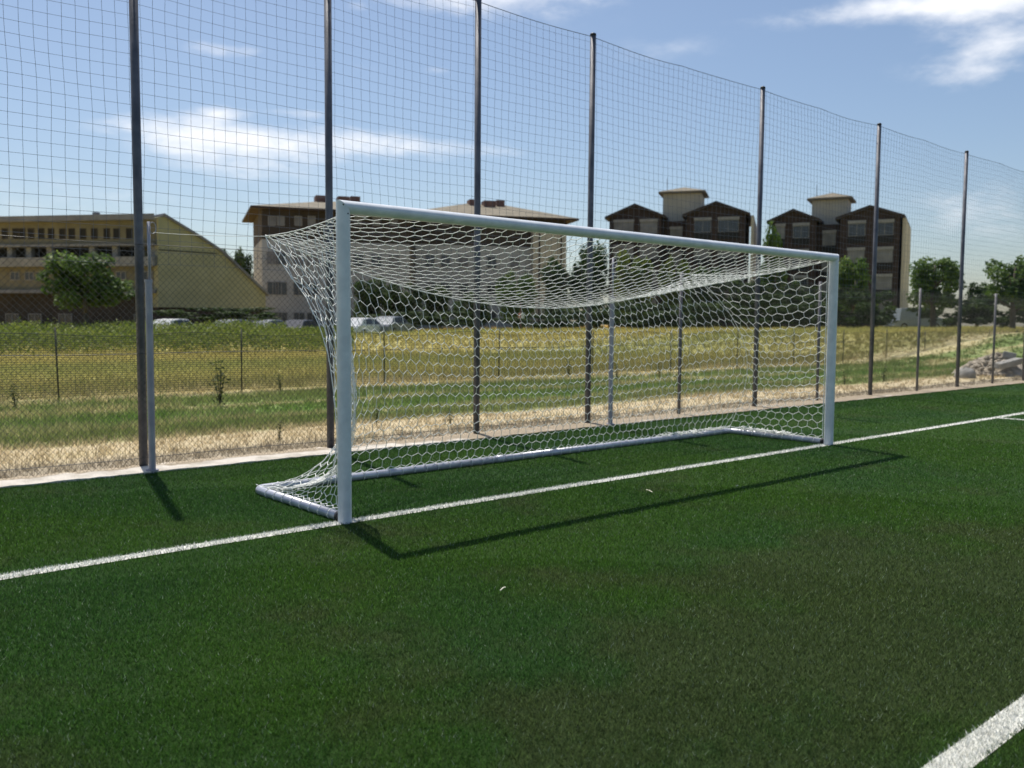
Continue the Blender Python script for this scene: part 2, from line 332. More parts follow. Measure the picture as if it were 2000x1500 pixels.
def sst(t): t = np.clip(t, 0, 1); return t * t * (3 - 2 * t)
def rise(x, y):                                    # the land climbs about a metre at the far side of the field
    dx, dy = np.asarray(x) - CAM[0], np.asarray(y) - CAM[1]; D = np.hypot(dx, dy); a = np.clip(np.arctan2(dx, dy) - YAW, -1.0, 1.0); px = 1000 + F_PX * np.tan(a)
    return np.interp(px, [0, 1000, 1800, 2400], [.50, .95, 1.30, 1.3]) * sst((D - 40) / 20) * (1 - .55 * sst((D - 60) / 5) * sst((900 - px) / 300))
ga = np.linspace(-.95, .95, 120); gd = np.concatenate([np.linspace(38, 70, 30), np.linspace(74, 500, 16)]); V = []
for d_ in gd:
    for a_ in ga: q = (CAM[0] + math.sin(YAW + a_) * d_, CAM[1] + math.cos(YAW + a_) * d_); V.append((*q, float(rise(*q)) - .026 - (.02 if d_ < 38.5 else 0) - (d_ > 480) * 1.5))
F = [[i * 120 + k, (i + 1) * 120 + k, (i + 1) * 120 + k + 1, i * 120 + k + 1] for i in range(len(gd) - 1) for k in range(119)]
tag(np_mesh('terrain', V, [f_[::-1] for f_ in F], M['field'], None, True), kind='structure')

def wedge(n, r0, r1, half=R(38), mid=YAW):
    r = np.sqrt(rng.uniform(r0 * r0, r1 * r1, n)); a = mid + rng.uniform(-half, half, n)
    return CAM[0] + np.sin(a) * r, CAM[1] + np.cos(a) * r, r
def blades(x, y, z, h, wd, lean, lmin=.1):
    n = len(x); a = rng.uniform(0, 2 * np.pi, n); b = rng.uniform(0, 2 * np.pi, n)
    bx, by = np.cos(a) * wd / 2, np.sin(a) * wd / 2; l = lean * rng.uniform(lmin, 1, n) * h
    V = np.zeros((n, 3, 3)); V[:, 0] = np.stack([x - bx, y - by, z], 1); V[:, 1] = np.stack([x + bx, y + by, z], 1)
    V[:, 2] = np.stack([x + np.cos(b) * l, y + np.sin(b) * l, z + np.sqrt(np.maximum(h * h - l * l, .0004))], 1)
    return V.reshape(-1, 3), np.arange(n * 3).reshape(-1, 3)
X = []; Y = []; RR = []
for r0, r1, dens in [(2.3, 4, 19000), (4, 6, 13000), (6, 9, 7500), (9, 14, 3400), (14, 24, 1100), (24, 48, 220)]:
    n = int(dens * R(38) * (r1 * r1 - r0 * r0)); x, y, r = wedge(n, r0, r1); X.append(x); Y.append(y); RR.append(r)
X = np.concatenate(X); Y = np.concatenate(Y); RR = np.concatenate(RR)
# a fringe of fibres hanging over the kerb edge
xe = rng.uniform(-6, 40, 14000); X = np.concatenate([X, xe]); Y = np.concatenate([Y, TE - .03 * rng.uniform(0, 1, 14000)]); RR = np.concatenate([RR, np.hypot(xe - CAM[0], TE - CAM[1])])
ok = Y < TE + .004; X, Y, RR = X[ok], Y[ok], RR[ok]
jit = rng.normal(0, .0035, len(X))
on = np.zeros(len(X), bool)
for n, x0, x1, y0, y1 in LINES: on |= (X + jit > x0 + .007) & (X + jit < x1 - .007) & (Y + jit > y0 + .007) & (Y + jit < y1 - .007)
wd = .0022 + .00042 * RR; hh = (.013 + .012 * rng.uniform(0, 1, len(X))) * (1 + .012 * RR)
V, F = blades(X[~on], Y[~on], np.zeros((~on).sum()), hh[~on], wd[~on], .96, .35)
o = np_mesh('turf_grass', V, F, M['blade']); tag(o, 'short dark green artificial turf fibres covering the pitch', 'turf', kind='stuff')
tv = rng.lognormal(0, .42, (~on).sum()).clip(.35, 2.6); tv[rng.uniform(0, 1, len(tv)) < .018] = 5.5; set_tint(o, np.repeat(tv, 3))  # a few fibres get the whitish tint of painted glints
V, F = blades(X[on], Y[on], np.full(on.sum(), .004), hh[on] * .95, wd[on] * 1.05, .96, .4)
o = np_mesh('line_fibres', V, F, M['lblade']); tag(o, 'white artificial turf fibres of the pitch lines', 'turf', kind='stuff')
set_tint(o, np.repeat(rng.normal(1, .2, on.sum()).clip(.3, 1.3), 3))

# field grass: tufts of short and long blades, thinner on the straw path
PX = []; PY = []; PH = []
for r0, r1, dens in [(9, 16, 170), (16, 26, 90), (26, 45, 34), (45, 80, 11), (80, 150, 2.4)]:
    n = int(dens * R(36) * (r1 * r1 - r0 * r0)); x, y, r = wedge(n, r0, r1, R(36)); k = y > KE + .05
    k &= ~((y > 4.75) & (y < 6.3) & (rng.uniform(0, 1, n) < .72)); k &= ~((y < 4.75) & (rng.uniform(0, 1, n) < .45))
    x, y, r = x[k], y[k], r[k]
    h = rng.uniform(.05, .14, len(x)) * (1 + .012 * r); lush = (y > 6.6); h = np.where(lush, h * rng.uniform(.8, 1.7, len(x)), h); k = (((y > 12.7) & (y < 14.0)) | ((y > 10.1) & (y < 10.7) & (x > 1))) & (rng.uniform(0, 1, len(x)) < .8); h = np.where(k, h * .25, h); h = np.where((y < 14) & (x > 3), h * .7, h)
    tall = (y > 14) & (rng.uniform(0, 1, len(x)) < .5); h = np.where(tall, h * 1.1, h)
    PX.append(x); PY.append(y); PH.append(h)
PX = np.concatenate(PX); PY = np.concatenate(PY); PH = np.concatenate(PH); reps = 8
x = np.repeat(PX, reps) + rng.normal(0, .05, len(PX) * reps); y = np.repeat(PY, reps) + rng.normal(0, .05, len(PX) * reps); h = np.repeat(PH, reps) * rng.uniform(.5, 1.2, len(PX) * reps)
rr = np.hypot(x - CAM[0], y - CAM[1]); V, F = blades(x, np.maximum(y, KE + .03), rise(x, y) - .03, h, .003 + .0007 * rr, .85)
o = np_mesh('field_grass', V, F, M['grass']); tag(o, 'dry straw and green weeds growing over the field behind the fence', 'grass', kind='stuff')
set_tint(o, np.repeat(rng.normal(1.0, .25, len(x)).clip(.4, 1.8), 3))

# ------------------------------------------------------------------ the goal
GW, GH = 7.44, 2.50                                # post centre to post centre, crossbar centre height
goal = empty('football_goal', (0, 0, 0)); tag(goal, 'white football goal with hexagonal net standing on the goal line', 'goal')
def oval(cx, cy, a, b, n=32): return [(cx + a * math.cos(2 * math.pi * k / n), cy + b * math.sin(2 * math.pi * k / n)) for k in range(n)]
def gpost(cx, inner):
    n = 32; V = []; ring = oval(cx, 0, .052, .064, n); zt = []
    for (x, y) in ring: V.append((x, y, 0.0))
    for (x, y) in ring: V.append((x, y, 0.012))
    for (x, y) in ring: V.append((x, y, GH + (cx - x) * inner))            # 45 degree mitre
    F = [[i * n + k, i * n + (k + 1) % n, (i + 1) * n + (k + 1) % n, (i + 1) * n + k] for i in range(2) for k in range(n)]
    F.append(list(range(n))[::-1]); F.append([2 * n + k for k in range(n)])
    o = np_mesh('post', V, F, M['white_paint'], goal, True); o.modifiers.new('es', 'EDGE_SPLIT').split_angle = R(35); return o
pl = gpost(0, 1); pr = gpost(GW, -1)
n = 32; ring = [(.064 * math.sin(2 * math.pi * k / n), GH + .052 * math.cos(2 * math.pi * k / n)) for k in range(n)]
V = [(0 - (z - GH) , y, z) for (y, z) in ring] + [(GW + (z - GH), y, z) for (y, z) in ring]
V = [(x + (.0015 if x < 1 else -.0015), y, z) for (x, y, z) in V]
F = [[k, (k + 1) % n, n + (k + 1) % n, n + k] for k in range(n)] + [list(range(n)), [n + k for k in range(n)][::-1]]
o = np_mesh('crossbar', V, F, M['white_paint'], goal, True); o.modifiers.new('es', 'EDGE_SPLIT').split_angle = R(35)
for (cx, s_) in ((0, -1), (GW, 1)):                # screws in the post near the mitre
    for (dx, dz) in ((.006, -.055), (-.030, .012)):
        V, F = pipe([(cx + dx, -.0665 + .018 * (dx / .052) ** 2 * 2, GH + dz), (cx + dx, -.058, GH + dz)], .006, 10)
        np_mesh('screw', V, F, M['cap'], pl if cx == 0 else pr)
# ground frame: rear bar with rounded corners into two side bars
BY, BR = 1.60, .040
def arc(c, a0, a1, r, k=8): return [(c[0] + r * math.cos(a0 + (a1 - a0) * i / k), c[1] + r * math.sin(a0 + (a1 - a0) * i / k), BR) for i in range(k + 1)]
V, F = pipe([(0, .075, BR), (0, BY - .13, BR)] + arc((.10, BY - .10), math.pi, math.pi / 2, .10)[1:] + [(.5, BY, BR), (3.0, BY, BR)], BR, 16)
np_mesh('ground_bar', V, F, M['bar'], goal, True)
V, F = pipe([(3.003, BY, BR), (5, BY, BR), (GW - .4, BY, BR)] + arc((GW - .10, BY - .10), math.pi / 2, 0, .10) + [(GW, BY - .16, BR), (GW, .075, BR)], BR, 16)
np_mesh('ground_bar', V, F, M['bar'], goal, True)
V, F = pipe([(2.93, BY, BR), (3.07, BY, BR)], BR + .004, 16); np_mesh('bar_sleeve', V, F, M['bar'], goal, True)
for cx in (0, GW):
    V, F = pipe([(cx, .064, BR), (cx, .10, BR)], BR + .003, 16); np_mesh('bar_end_cap', V, F, M['cap'], goal, True)

# net surfaces (u across, v down), each a smooth map into space
CL = np.array([-.05, 1.25, 2.355]); CR = np.array([6.60, 1.66, 2.305])
def lerp(a, b, t): return a + (b - a) * t
def back_edge(u):
    p = lerp(CL, CR, u); s_ = 4 * u * (1 - u); return p + np.array([0, -.10 * s_, -.55 * s_])
def front_edge(u): return np.array([.055 + (GW - .11) * u, .045, 2.462])
def roof(u, v):
    a, b = front_edge(u), back_edge(u); p = lerp(a, b, v); bag = math.sin(math.pi * min(v, 1)) * (.03 + .07 * (4 * u * (1 - u)) ** .7 + .06 * u ** 3)
    return p + np.array([0, 0, -bag])
PROF = np.array([(2.355, 1.25), (2.08, .95), (1.81, .60), (1.56, .39), (1.31, .26), (.98, .19), (.69, .16), (.45, .20), (.30, .33), (.20, .66), (.12, 1.05), (.07, 1.57)])
PL = np.concatenate([[0], np.cumsum(np.hypot(np.diff(PROF[:, 0]), np.diff(PROF[:, 1])))]); PL /= PL[-1]
def prof(t): return np.interp(t, PL, PROF[:, 0]), np.interp(t, PL, PROF[:, 1])
def edge_l(t): z, y = prof(t); return np.array([lerp(-.05, 0.0, t) + .05 * math.sin(math.pi * t), y, z])
def edge_r(t):
    z = lerp(CR[2], .085, t); k = (1 - t) ** 2.2; return np.array([lerp(GW - .03, CR[0], k), lerp(CR[1], BY - .03, t ** .7) - .42 * math.sin(math.pi * t ** .9), z])
def midback(u, t):
    a = back_edge(u); g = np.array([lerp(0.0, GW, u), BY - .02, .085])
    z = lerp(a[2], .085, t) ; k = 1 - (1 - min(t, 1)) ** .9
    y = lerp(a[1], g[1], t ** 1.2) - .16 * math.sin(math.pi * t ** .9) 
    return np.array([lerp(a[0], g[0], k), y, z])
def back(u, t):
    p = midback(u, t); wl = math.exp(-(u / .085) ** 1.3) if u > 0 else 1; wr = math.exp(-((1 - u) / .11) ** 1.4) if u < 1 else 1
    el_ = edge_l(t) + np.array([u * GW * .9, 0, 0]); er_ = edge_r(t) - np.array([(1 - u) * GW * .9, 0, 0])
    if t <= .0001: wl *= (1 if u <= .001 else 0); wr *= (1 if u >= .999 else 0)
    a = back_edge(u); keep = min(1, t / .07)                                    # the top row stays on the roof edge
    q = p * (1 - wl - wr) + el_ * wl + er_ * wr if wl + wr < 1 else (el_ if wl > wr else er_)
    return lerp(p, q, keep)
def side(edge, cx):
    def f(s_, t):
        b = edge(t); a = np.array([cx + (.04 if cx < 1 else -.04), .068, lerp(2.455, .09, t)])
        p = lerp(a, b, s_); bow = math.sin(math.pi * s_); inn = 1 if cx < 1 else -1
        return p + np.array([inn * bow * (.04 + .10 * math.sin(math.pi * t)), 0, -.05 * bow * (1 - t) - .03 * bow * math.sin(math.pi * t)])
    return f
def hexnet(fn, na, nb, flip=False, jit=.006, seed=1, sub=2):
    """honeycomb of na cells across and nb rows, laid on fn(u,v); flip turns the straight cords crosswise"""
    g = np.random.default_rng(seed); nodes = {}; E = []
    def P(i, j):                                                            # j: zigzag row, i: half-cell column
        return (i, j)
    if not flip:
        W2, rows = 2 * na, nb
        for r in range(rows + 1):
            for i in range(W2):
                E.append(((i, r, (i + r) % 2), (i + 1, r, (i + 1 + r) % 2)))
                if (i + r) % 2 == 0 and r < rows: E.append(((i, r, 0), (i, r + 1, (i + r + 1) % 2)))
        def uv(k):
            i, r, o_ = k; return i / W2, (r + (.0 if o_ == 0 else -.33)) / rows * 1.0
    else:
        W2, rows = 2 * nb, na
        for r in range(rows + 1):
            for i in range(W2):
                E.append(((i, r, (i + r) % 2), (i + 1, r, (i + 1 + r) % 2)))
                if (i + r) % 2 == 0 and r < rows: E.append(((i, r, 0), (i, r + 1, (i + r + 1) % 2)))
        def uv(k):
            i, r, o_ = k; return (r + (0 if o_ == 0 else -.33)) / rows, i / W2
    off = {}
    def pos(k):
        if k not in nodes:
            u, v = uv(k); nodes[k] = (min(max(u, 0), 1), min(max(v, 0), 1)); off[k] = g.normal(0, jit, 3)
        return nodes[k]
    A = []; B = []
    for a, b in E:
        (u0, v0), (u1, v1) = pos(a), pos(b); prev = None
        for q in range(sub + 1):
            t = q / sub; p = fn(lerp(u0, u1, t), lerp(v0, v1, t)) + lerp(off[a], off[b], t)
            if prev is not None: A.append(prev); B.append(p)
            prev = p
    return np.array(A), np.array(B)
nets = []
ra = .0034
A, B = hexnet(roof, 60, 13, True, .0022, 2); nets.append(segs(A, B, ra, 4))
A, B = hexnet(back, 60, 17, False, .005, 3); nets.append(segs(A, B, ra, 4))
A, B = hexnet(side(edge_l, 0), 14, 26, False, .007, 4); nets.append(segs(A, B, ra, 4))
A, B = hexnet(side(edge_r, GW), 10, 23, False, .007, 5); nets.append(segs(A, B, ra, 4))
def rope(fn, k, r):
    p = np.array([fn(i / k) for i in range(k + 1)]); return segs(p[:-1], p[1:], r, 6)
nets.append(rope(lambda t: back_edge(t), 80, .005)); nets.append(rope(lambda t: side(edge_l, 0)(0, t), 30, .005)); nets.append(rope(lambda t: side(edge_r, GW)(0, t), 30, .005))
nets.append(rope(lambda t: roof(0, t), 20, .005)); nets.append(rope(lambda t: roof(1, t), 20, .005)); nets.append(rope(front_edge, 40, .0045))
nets.append(rope(edge_l, 40, .004)); nets.append(rope(edge_r, 40, .004))
# ties that wind the net's bottom round the ground bars
def tie(c, ax):
    u, w_ = frame_of(ax); p = [c + (u * math.cos(a) + w_ * math.sin(a)) * (BR + .004) + ax * .012 * a / 6 for a in np.linspace(0, 2 * math.pi, 11)]
    p = np.array(p); return segs(p[:-1], p[1:], .0042, 4)
for xx in np.arange(.22, GW - .1, .155): nets.append(tie(np.array([xx, BY, BR]), np.array([1.0, 0, 0])))
for yy in np.arange(.2, 1.35, .16):
    for cx in (0, GW): nets.append(tie(np.array([cx, yy, BR]), np.array([0, 1.0, 0])))
for cx, sg in ((0, 1), (GW, -1)):                  # cord zigzag along the bars
    p = np.array([(cx + sg * (.02 + .03 * (i % 2)), y, .08 + .01 * (i % 2)) for i, y in enumerate(np.arange(.12, 1.45, .05))]); nets.append(segs(p[:-1], p[1:], .004, 4))
# slack net heaped on the far side bar and rear corner
g = np.random.default_rng(9); A = []; B = []
for k in range(170):
    t = g.uniform(0, 1); c = np.array([GW - .02 + g.normal(0, .02), lerp(.5, 1.45, t), .085 + abs(g.normal(0, .015))]) if k % 2 else np.array([lerp(5.9, 7.35, t), BY - .02 + g.normal(0, .02), .085 + abs(g.normal(0, .012))])
    d = g.normal(0, .06, 3); d[2] *= .25; A.append(c - d); B.append(c + d)
nets.append(segs(np.array(A), np.array(B), .004, 4))
V, F = cat(nets); net = np_mesh('net', V, F, M['net'], goal)

# two free-standing net posts behind the goal, each with a guy line to the net's rear corner
ST = [(-.335, 3.36), (6.78, 3.36)]
for i, (x, y) in enumerate(ST):
    st = empty('net_post', (x, y, 0)); tag(st, ['grey two stage net post standing on the kerb left of the goal', 'grey two stage net post seen through the goal net'][i], 'post', 'net posts behind the goal')
    V, F = pipe([(x, y, .0), (x, y, 2.01)], .036, 18); np_mesh('sleeve', V, F, M['stan'], st, True).modifiers.new('es', 'EDGE_SPLIT').split_angle = R(40)
    V, F = pipe([(x, y, 2.0), (x, y, 2.03)], .041, 18); np_mesh('collar', V, F, M['stan'], st, True).modifiers.new('es', 'EDGE_SPLIT').split_angle = R(40)
    V, F = pipe([(x + .012, y, 2.0), (x + .012, y, 2.63)], .017, 12); np_mesh('upper_tube', V, F, M['stan'], st, True)
    V, F = pipe([(x, y, 0.0), (x, y, .035)], .065, 18); np_mesh('base_ring', V, F, M['stan'], st, True).modifiers.new('es', 'EDGE_SPLIT').split_angle = R(40)
    hk = [(x + .012, y, 2.60)] + [(x + .045 + .035 * math.sin(a), y - .02, 2.565 + .06 * math.cos(a)) for a in np.linspace(0, 5, 12)]
    V, F = pipe(hk, .005, 6); np_mesh('hook', V, F, M['stan'], st, True)
    c = CL if i == 0 else CR; p = np.array([lerp(np.array([x + .05, y - .02, 2.52]), c, t) + np.array([0, 0, -.012 * 4 * t * (1 - t)]) for t in np.linspace(0, 1, 20)])
    V, F = segs(p[:-1], p[1:], .0022 if i == 0 else .0035, 5); np_mesh('guy_line', V, F, M['net'], goal)

# ------------------------------------------------------------------ ball-stop fence
FY = 3.74; SP = 2.315; FX0 = -.28
fence = empty('ball_stop_fence', (0, FY, 0)); tag(fence, 'tall ball stop fence of dark poles, chain link and netting behind the goal', 'fence')
X0, X1, ZT, ZC = FX0 - 3 * SP, FX0 + 15 * SP, 6.08, 2.42
for k in range(-3, 16):
    x = FX0 + k * SP; tall = (k <= 3) or (k >= 5 and (k - 5) % 2 == 0)
    if tall:
        x += rnd.uniform(-.03, .03); tx = rnd.uniform(-.02, .02)
        V, F = pipe([(x, FY, -.05), (x + tx * .4, FY, 2.4), (x + tx, FY, ZT)], .046, 16); pk = np_mesh('pole', V, F, M['pole'], fence, True)
        V, F = pipe([(x + tx, FY, ZT), (x + tx, FY, ZT + .03), (x + tx, FY, ZT + .045)], [.05, .048, .02], 14); np_mesh('pole_cap', V, F, M['cap'], pk, True)
    else:
        V, F = pipe([(x, FY, -.05), (x, FY, 2.52)], .03, 12); np_mesh('post', V, F, M['post'], fence, True)
# chain link: zigzag wires woven side by side
ps = .034; ncol = int((X1 - X0) / ps); nrow = int(ZC / ps); zz = np.arange(nrow + 1) * ps * 1.03 + .02
zz = zz[zz < ZC]; cols = np.arange(ncol); A = []; B = []
par = np.arange(len(zz)) % 2
for c in cols:
    xw = X0 + c * ps + np.where(par == 0, -.5, .5) * ps * 1.0 * (1 if c % 2 == 0 else -1) * .5 + ps * .25
    xw = X0 + (c + np.where(par == (c % 2), 0.0, 1.0)) * ps
    xw = xw + .012 * np.sin(xw * 1.3 + zz * 2.1); yw = FY - .058 + np.where(par == 0, .0022, -.0022) + .015 * np.sin(xw * .9 + zz * 1.2)
    p = np.stack([xw, yw, zz], 1); A.append(p[:-1]); B.append(p[1:])
V, F = segs(np.concatenate(A), np.concatenate(B), .0019, 3); np_mesh('chain_link', V, F, M['wire'], fence)
for z in (.12, 1.25, ZC):
    p = np.array([(x, FY - .062, z + .006 * math.sin(x * 2)) for x in np.arange(X0, X1, .4)]); V, F = segs(p[:-1], p[1:], .0035, 4); np_mesh('tension_wire', V, F, M['wire'], fence)
# square mesh netting above, hung from a top cable
parts = []; ms = .13
def sag(x): k = ((x - FX0) / SP) % 1.0; return .025 * 4 * k * (1 - k)
def npt(x, z):
    f = (z - 2.2) / (ZT - 2.2); return (x + .010 * math.sin(z * 2.3 + x * .7) + .005 * math.sin(z * 6.1 + x * 2.9), FY + .06 + .03 * math.sin(x * 1.1 + z * .8), z - sag(x) * f + .007 * math.sin(x * 2.1 + z * 3))
xsn = np.arange(X0, X1, ms); zsn = np.arange(2.22, ZT, ms)
for x in xsn:
    p = np.array([npt(x, z) for z in np.append(zsn, ZT)]); parts.append(segs(p[:-1], p[1:], .0021, 3))
for z in zsn:
    p = np.array([npt(x, z) for x in xsn]); parts.append(segs(p[:-1], p[1:], .0021, 3))
V, F = cat(parts); np_mesh('netting', V, F, M['cord'], fence)
p = np.array([npt(x, ZT) for x in np.arange(X0, X1, .115)]); V, F = segs(p[:-1], p[1:], .005, 5); np_mesh('top_cable', V, F, M['cord'], fence)

# ------------------------------------------------------------------ low green site netting in the field
gn = empty('site_netting', (0, 13.5, 0)); tag(gn, 'low dark green plastic netting on thin stakes across the field', 'fence')
parts = []; gx0, gx1, gh = -9.0, 62.0, 1.36
def gpt(x, z): k = (x / 3.9) % 1.0; return (x, 13.5 + .12 * math.sin(x * .5) + .02 * math.sin(x * 3 + z * 4), z * (1 + .02 * math.sin(x * 1.7)) - .06 * 4 * k * (1 - k) * (z / gh))
xs_ = np.arange(gx0, gx1, .25)
for z in np.arange(.05, gh + .001, .048):
    p = np.array([gpt(x, z) for x in xs_]); parts.append(segs(p[:-1], p[1:], .0058 if z < gh - .03 else .010, 3))
zs_ = np.arange(.05, gh + .02, .22)
for x in np.arange(gx0, gx1, .085):
    p = np.array([gpt(x, min(z, gh)) for z in zs_]); parts.append(segs(p[:-1], p[1:], .003, 3))
V, F = cat(parts); np_mesh('mesh', V, F, M['green'], gn)
for k in range(-2, 16):
    x = 1.35 + 3.9 * k; V, F = pipe([(x, 13.47, -.05), (x + rnd.uniform(-.04, .04), 13.47, gh + rnd.uniform(.03, .12))], .018, 8); np_mesh('stake', V, F, M['stake'], gn, True)

# ------------------------------------------------------------------ buildings
class Fac:
    """a facade plane between two picture columns at two distances: u along it, z up, d behind it"""
    def __init__(s, xl, dl, xr, dr):
        s.a, s.b = far(xl, dl), far(xr, dr); s.L = np.linalg.norm(s.b - s.a); s.t = (s.b - s.a) / s.L; s.back = np.array([-s.t[1], s.t[0], 0])
        if s.back @ (s.a - CAM) < 0: s.back = -s.back
    def uz(s, x, y, dp=0):
        d = ray(x, y); k = ((s.a + s.back * dp - CAM) @ s.back) / (d @ s.back); p = CAM + d * k; return (p - s.a) @ s.t, p[2]
    def u(s, x): return s.uz(x, 600)[0]
    def z(s, x, y): return s.uz(x, y)[1]
    def p(s, u, d, z): return s.a + s.t * u + s.back * d + np.array([0, 0, z])
    def box(s, mb, u0, u1, z0, z1, d0, d1):
        V = [s.p(u, d, z) for z in (z0, z1) for (u, d) in ((u0, d0), (u1, d0), (u1, d1), (u0, d1))]
        return mb.add(V, [(0, 3, 2, 1), (4, 5, 6, 7), (0, 1, 5, 4), (1, 2, 6, 5), (2, 3, 7, 6), (3, 0, 4, 7)])
    def prism(s, mb, uz, d0, d1):
        n = len(uz); V = [s.p(u, d0, z) for u, z in uz] + [s.p(u, d1, z) for u, z in uz]
        return mb.add(V, [list(range(n)), [n + k for k in range(n)][::-1]] + [[k, n + k, n + (k + 1) % n, (k + 1) % n] for k in range(n)])
def fb(f, name, m, root, *a):
    return f.box(MB(), *a).make(name, m, root)
def window(f, root, u0, u1, z0, z1, d=-.02, pane='glass', frame='lint', split=True):
    w_ = MB(); t = .06
    f.box(w_, u0, u1, z0, z0 + t, d - .04, d + .05); f.box(w_, u0, u1, z1 - t, z1, d - .04, d + .05); f.box(w_, u0, u0 + t, z0 + t, z1 - t, d - .04, d + .05); f.box(w_, u1 - t, u1, z0 + t, z1 - t, d - .04, d + .05)
    if split and u1 - u0 > .7: f.box(w_, (u0 + u1) / 2 - .03, (u0 + u1) / 2 + .03, z0 + t, z1 - t, d - .035, d + .05)
    o = w_.make('window', M[frame], root); np_mesh('pane', [f.p(u0 + t, d - .005, z0 + t), f.p(u1 - t, d - .005, z0 + t), f.p(u1 - t, d - .005, z1 - t), f.p(u0 + t, d - .005, z1 - t)], [[0, 1, 2, 3]], M[pane], o)
    return o

# ochre stepped block on the left with its big sloping end wall
f = Fac(-120, 84, 308, 72); b = empty('stepped_building', f.p(f.L / 2, 6, 0)); tag(b, 'ochre building with a row of small windows and a big sloping end wall', 'building')
zt = f.z(150, 433); u1 = f.L
z1, z2, z3, z4, z5, z6 = [f.z(150, y) for y in (477, 503, 521, 547, 566, 590)]
g2 = Fac(308.5, 71.7, 520, 76); kk = float((g2.back @ f.t) / (g2.back @ f.back))
def slanted(name, m, e0, e1, za, zb_, d0, d1):
    q = [(e0, d0), (u1 + e1 + kk * max(d0, 0), d0), (u1 + e1 + kk * d1, d1), (e0, d1)]
    return MB().add([f.p(u, d, z) for z in (za, zb_) for u, d in q], [(0, 3, 2, 1), (4, 5, 6, 7), (0, 1, 5, 4), (1, 2, 6, 5), (2, 3, 7, 6), (3, 0, 4, 7)]).make(name, m, b)
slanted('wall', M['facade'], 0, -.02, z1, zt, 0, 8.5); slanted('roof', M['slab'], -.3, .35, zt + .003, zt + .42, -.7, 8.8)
fb(f, 'ledge', M['slab'], b, 0, u1 - .003, z1 - .18, z1 - .003, -.35, 5.9)
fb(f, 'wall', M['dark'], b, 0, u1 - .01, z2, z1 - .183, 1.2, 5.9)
fb(f, 'balcony', M['grey'], b, 0, u1 - .005, z3, z2 - .003, -.5, 6)
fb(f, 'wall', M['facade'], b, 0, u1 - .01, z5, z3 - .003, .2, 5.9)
fb(f, 'wall', M['brown2'], b, 0, u1 - .01, 0, z5 - .003, 1.0, 11.9)
fb(f, 'ledge', M['slab'], b, 0, u1 - .004, z5 - .25, z5 - .006, -.3, .99)
for px in (35, 48, 65, 85, 104, 126, 144, 166, 188, 212, 231, 256, 14, -6):
    u = f.u(px); window(f, b, u - .27, u + .27, f.z(px, 467), f.z(px, 446), 0, 'dark', 'brown2', False)
for px in (20, 57, 97, 180, 225, 272, 300): u = f.u(px); fb(f, 'pillar', M['grey'], b, u - .22, u + .22, z2, z1 - .19, .1, .5)
for px in (28, 56, 78, 235, 287): u = f.u(px); window(f, b, u - .42, u + .42, z4, z3 - .35, .18, 'glass', 'lint')
for px in (5, 50, 110, 260, 290): u = f.u(px); window(f, b, u - .6, u + .6, .6, 2.1, .98, 'glass', 'lint')
u = f.u(139); fb(f, 'chimney', M['slab'], b, u - .2, u + .2, zt + .42, zt + 1.1, 3, 3.4)
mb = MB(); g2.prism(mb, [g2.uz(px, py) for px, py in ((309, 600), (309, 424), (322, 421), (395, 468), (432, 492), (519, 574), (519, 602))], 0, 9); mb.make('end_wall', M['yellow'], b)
mb = MB(); ln = [(318, 417), (395, 464), (434, 490), (523, 574)]; g2.prism(mb, [g2.uz(*q) for q in ln] + [g2.uz(q[0] - 1, q[1] + 4) for q in ln[::-1]], -.3, 9.2); mb.make('coping', M['slab'], b)
u = g2.u(312); fb(g2, 'groove', M['dark'], b, u, g2.u(425), g2.z(350, 491.5), g2.z(350, 489.5), -.02, .05)
u = g2.u(310); fb(g2, 'plinth', M['brown'], b, u, g2.L, 0, g2.z(400, 602), .3, 8.8)

# long pale apartment blocks with a brown top storey and hipped roofs
def pale_block(xl, xr, name_label, ridge, chims, wcols, tower):
    f = F2; uL, uR = f.u(xl), f.u(xr); b = empty('apartment_building', f.p((uL + uR) / 2, 6, 0)); tag(b, name_label, 'building', 'pale apartment blocks with hipped roofs')
    ze = f.z(600, 413); zb = f.z(600, 470)
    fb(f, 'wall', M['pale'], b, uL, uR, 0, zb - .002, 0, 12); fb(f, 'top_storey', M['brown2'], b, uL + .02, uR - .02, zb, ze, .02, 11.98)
    ov = 1.1; r0, r1, rh = ridge; zr = ze + rh
    V = [f.p(uL - ov, -ov, ze + .2), f.p(uR + ov, -ov, ze + .2), f.p(uR + ov, 12 + ov, ze + .2), f.p(uL - ov, 12 + ov, ze + .2), f.p(f.u(r0), 6, zr), f.p(f.u(r1), 6, zr)]
    rf = np_mesh('roof', V, [[0, 1, 5, 4], [1, 2, 5], [2, 3, 4, 5], [3, 0, 4], [3, 2, 1, 0]], M['tile'], b)
    fb(f, 'eave', M['brown'], b, uL - ov, uR + ov, ze + .002, ze + .197, -ov, 12 + ov)
    for (c0, c1, hgt, dd) in chims: fb(f, 'chimney', M['chim'], rf, f.u(c0), f.u(c1), ze + rh * .35, hgt + ze, dd, dd + 1.6)
    for px in wcols:
        u = f.u(px); window(f, b, u - .38, u + .38, f.z(px, 441), f.z(px, 422), -.01, 'shut', 'lint', False)
        for k in range(3):
            z0 = zb - 1.15 - k * 3.0; 
            if z0 - 1.3 > .3: window(f, b, u - .55, u + .55, z0 - 1.3, z0, -.02, rnd.choice(['glass', 'glass', 'shut']), 'lint')
    if tower:
        t0, t1 = f.u(tower[0]), f.u(tower[1]); fb(f, 'stair_bay', M['beige'], b, t0, t1, 0, ze - 1.2, -.9, -.003)
        for px in (1048, 1090): u = f.u(px); fb(f, 'downpipe', M['brown'], b, u - .06, u + .06, .2, ze - 1.3, -1.0, -.903)
    return b
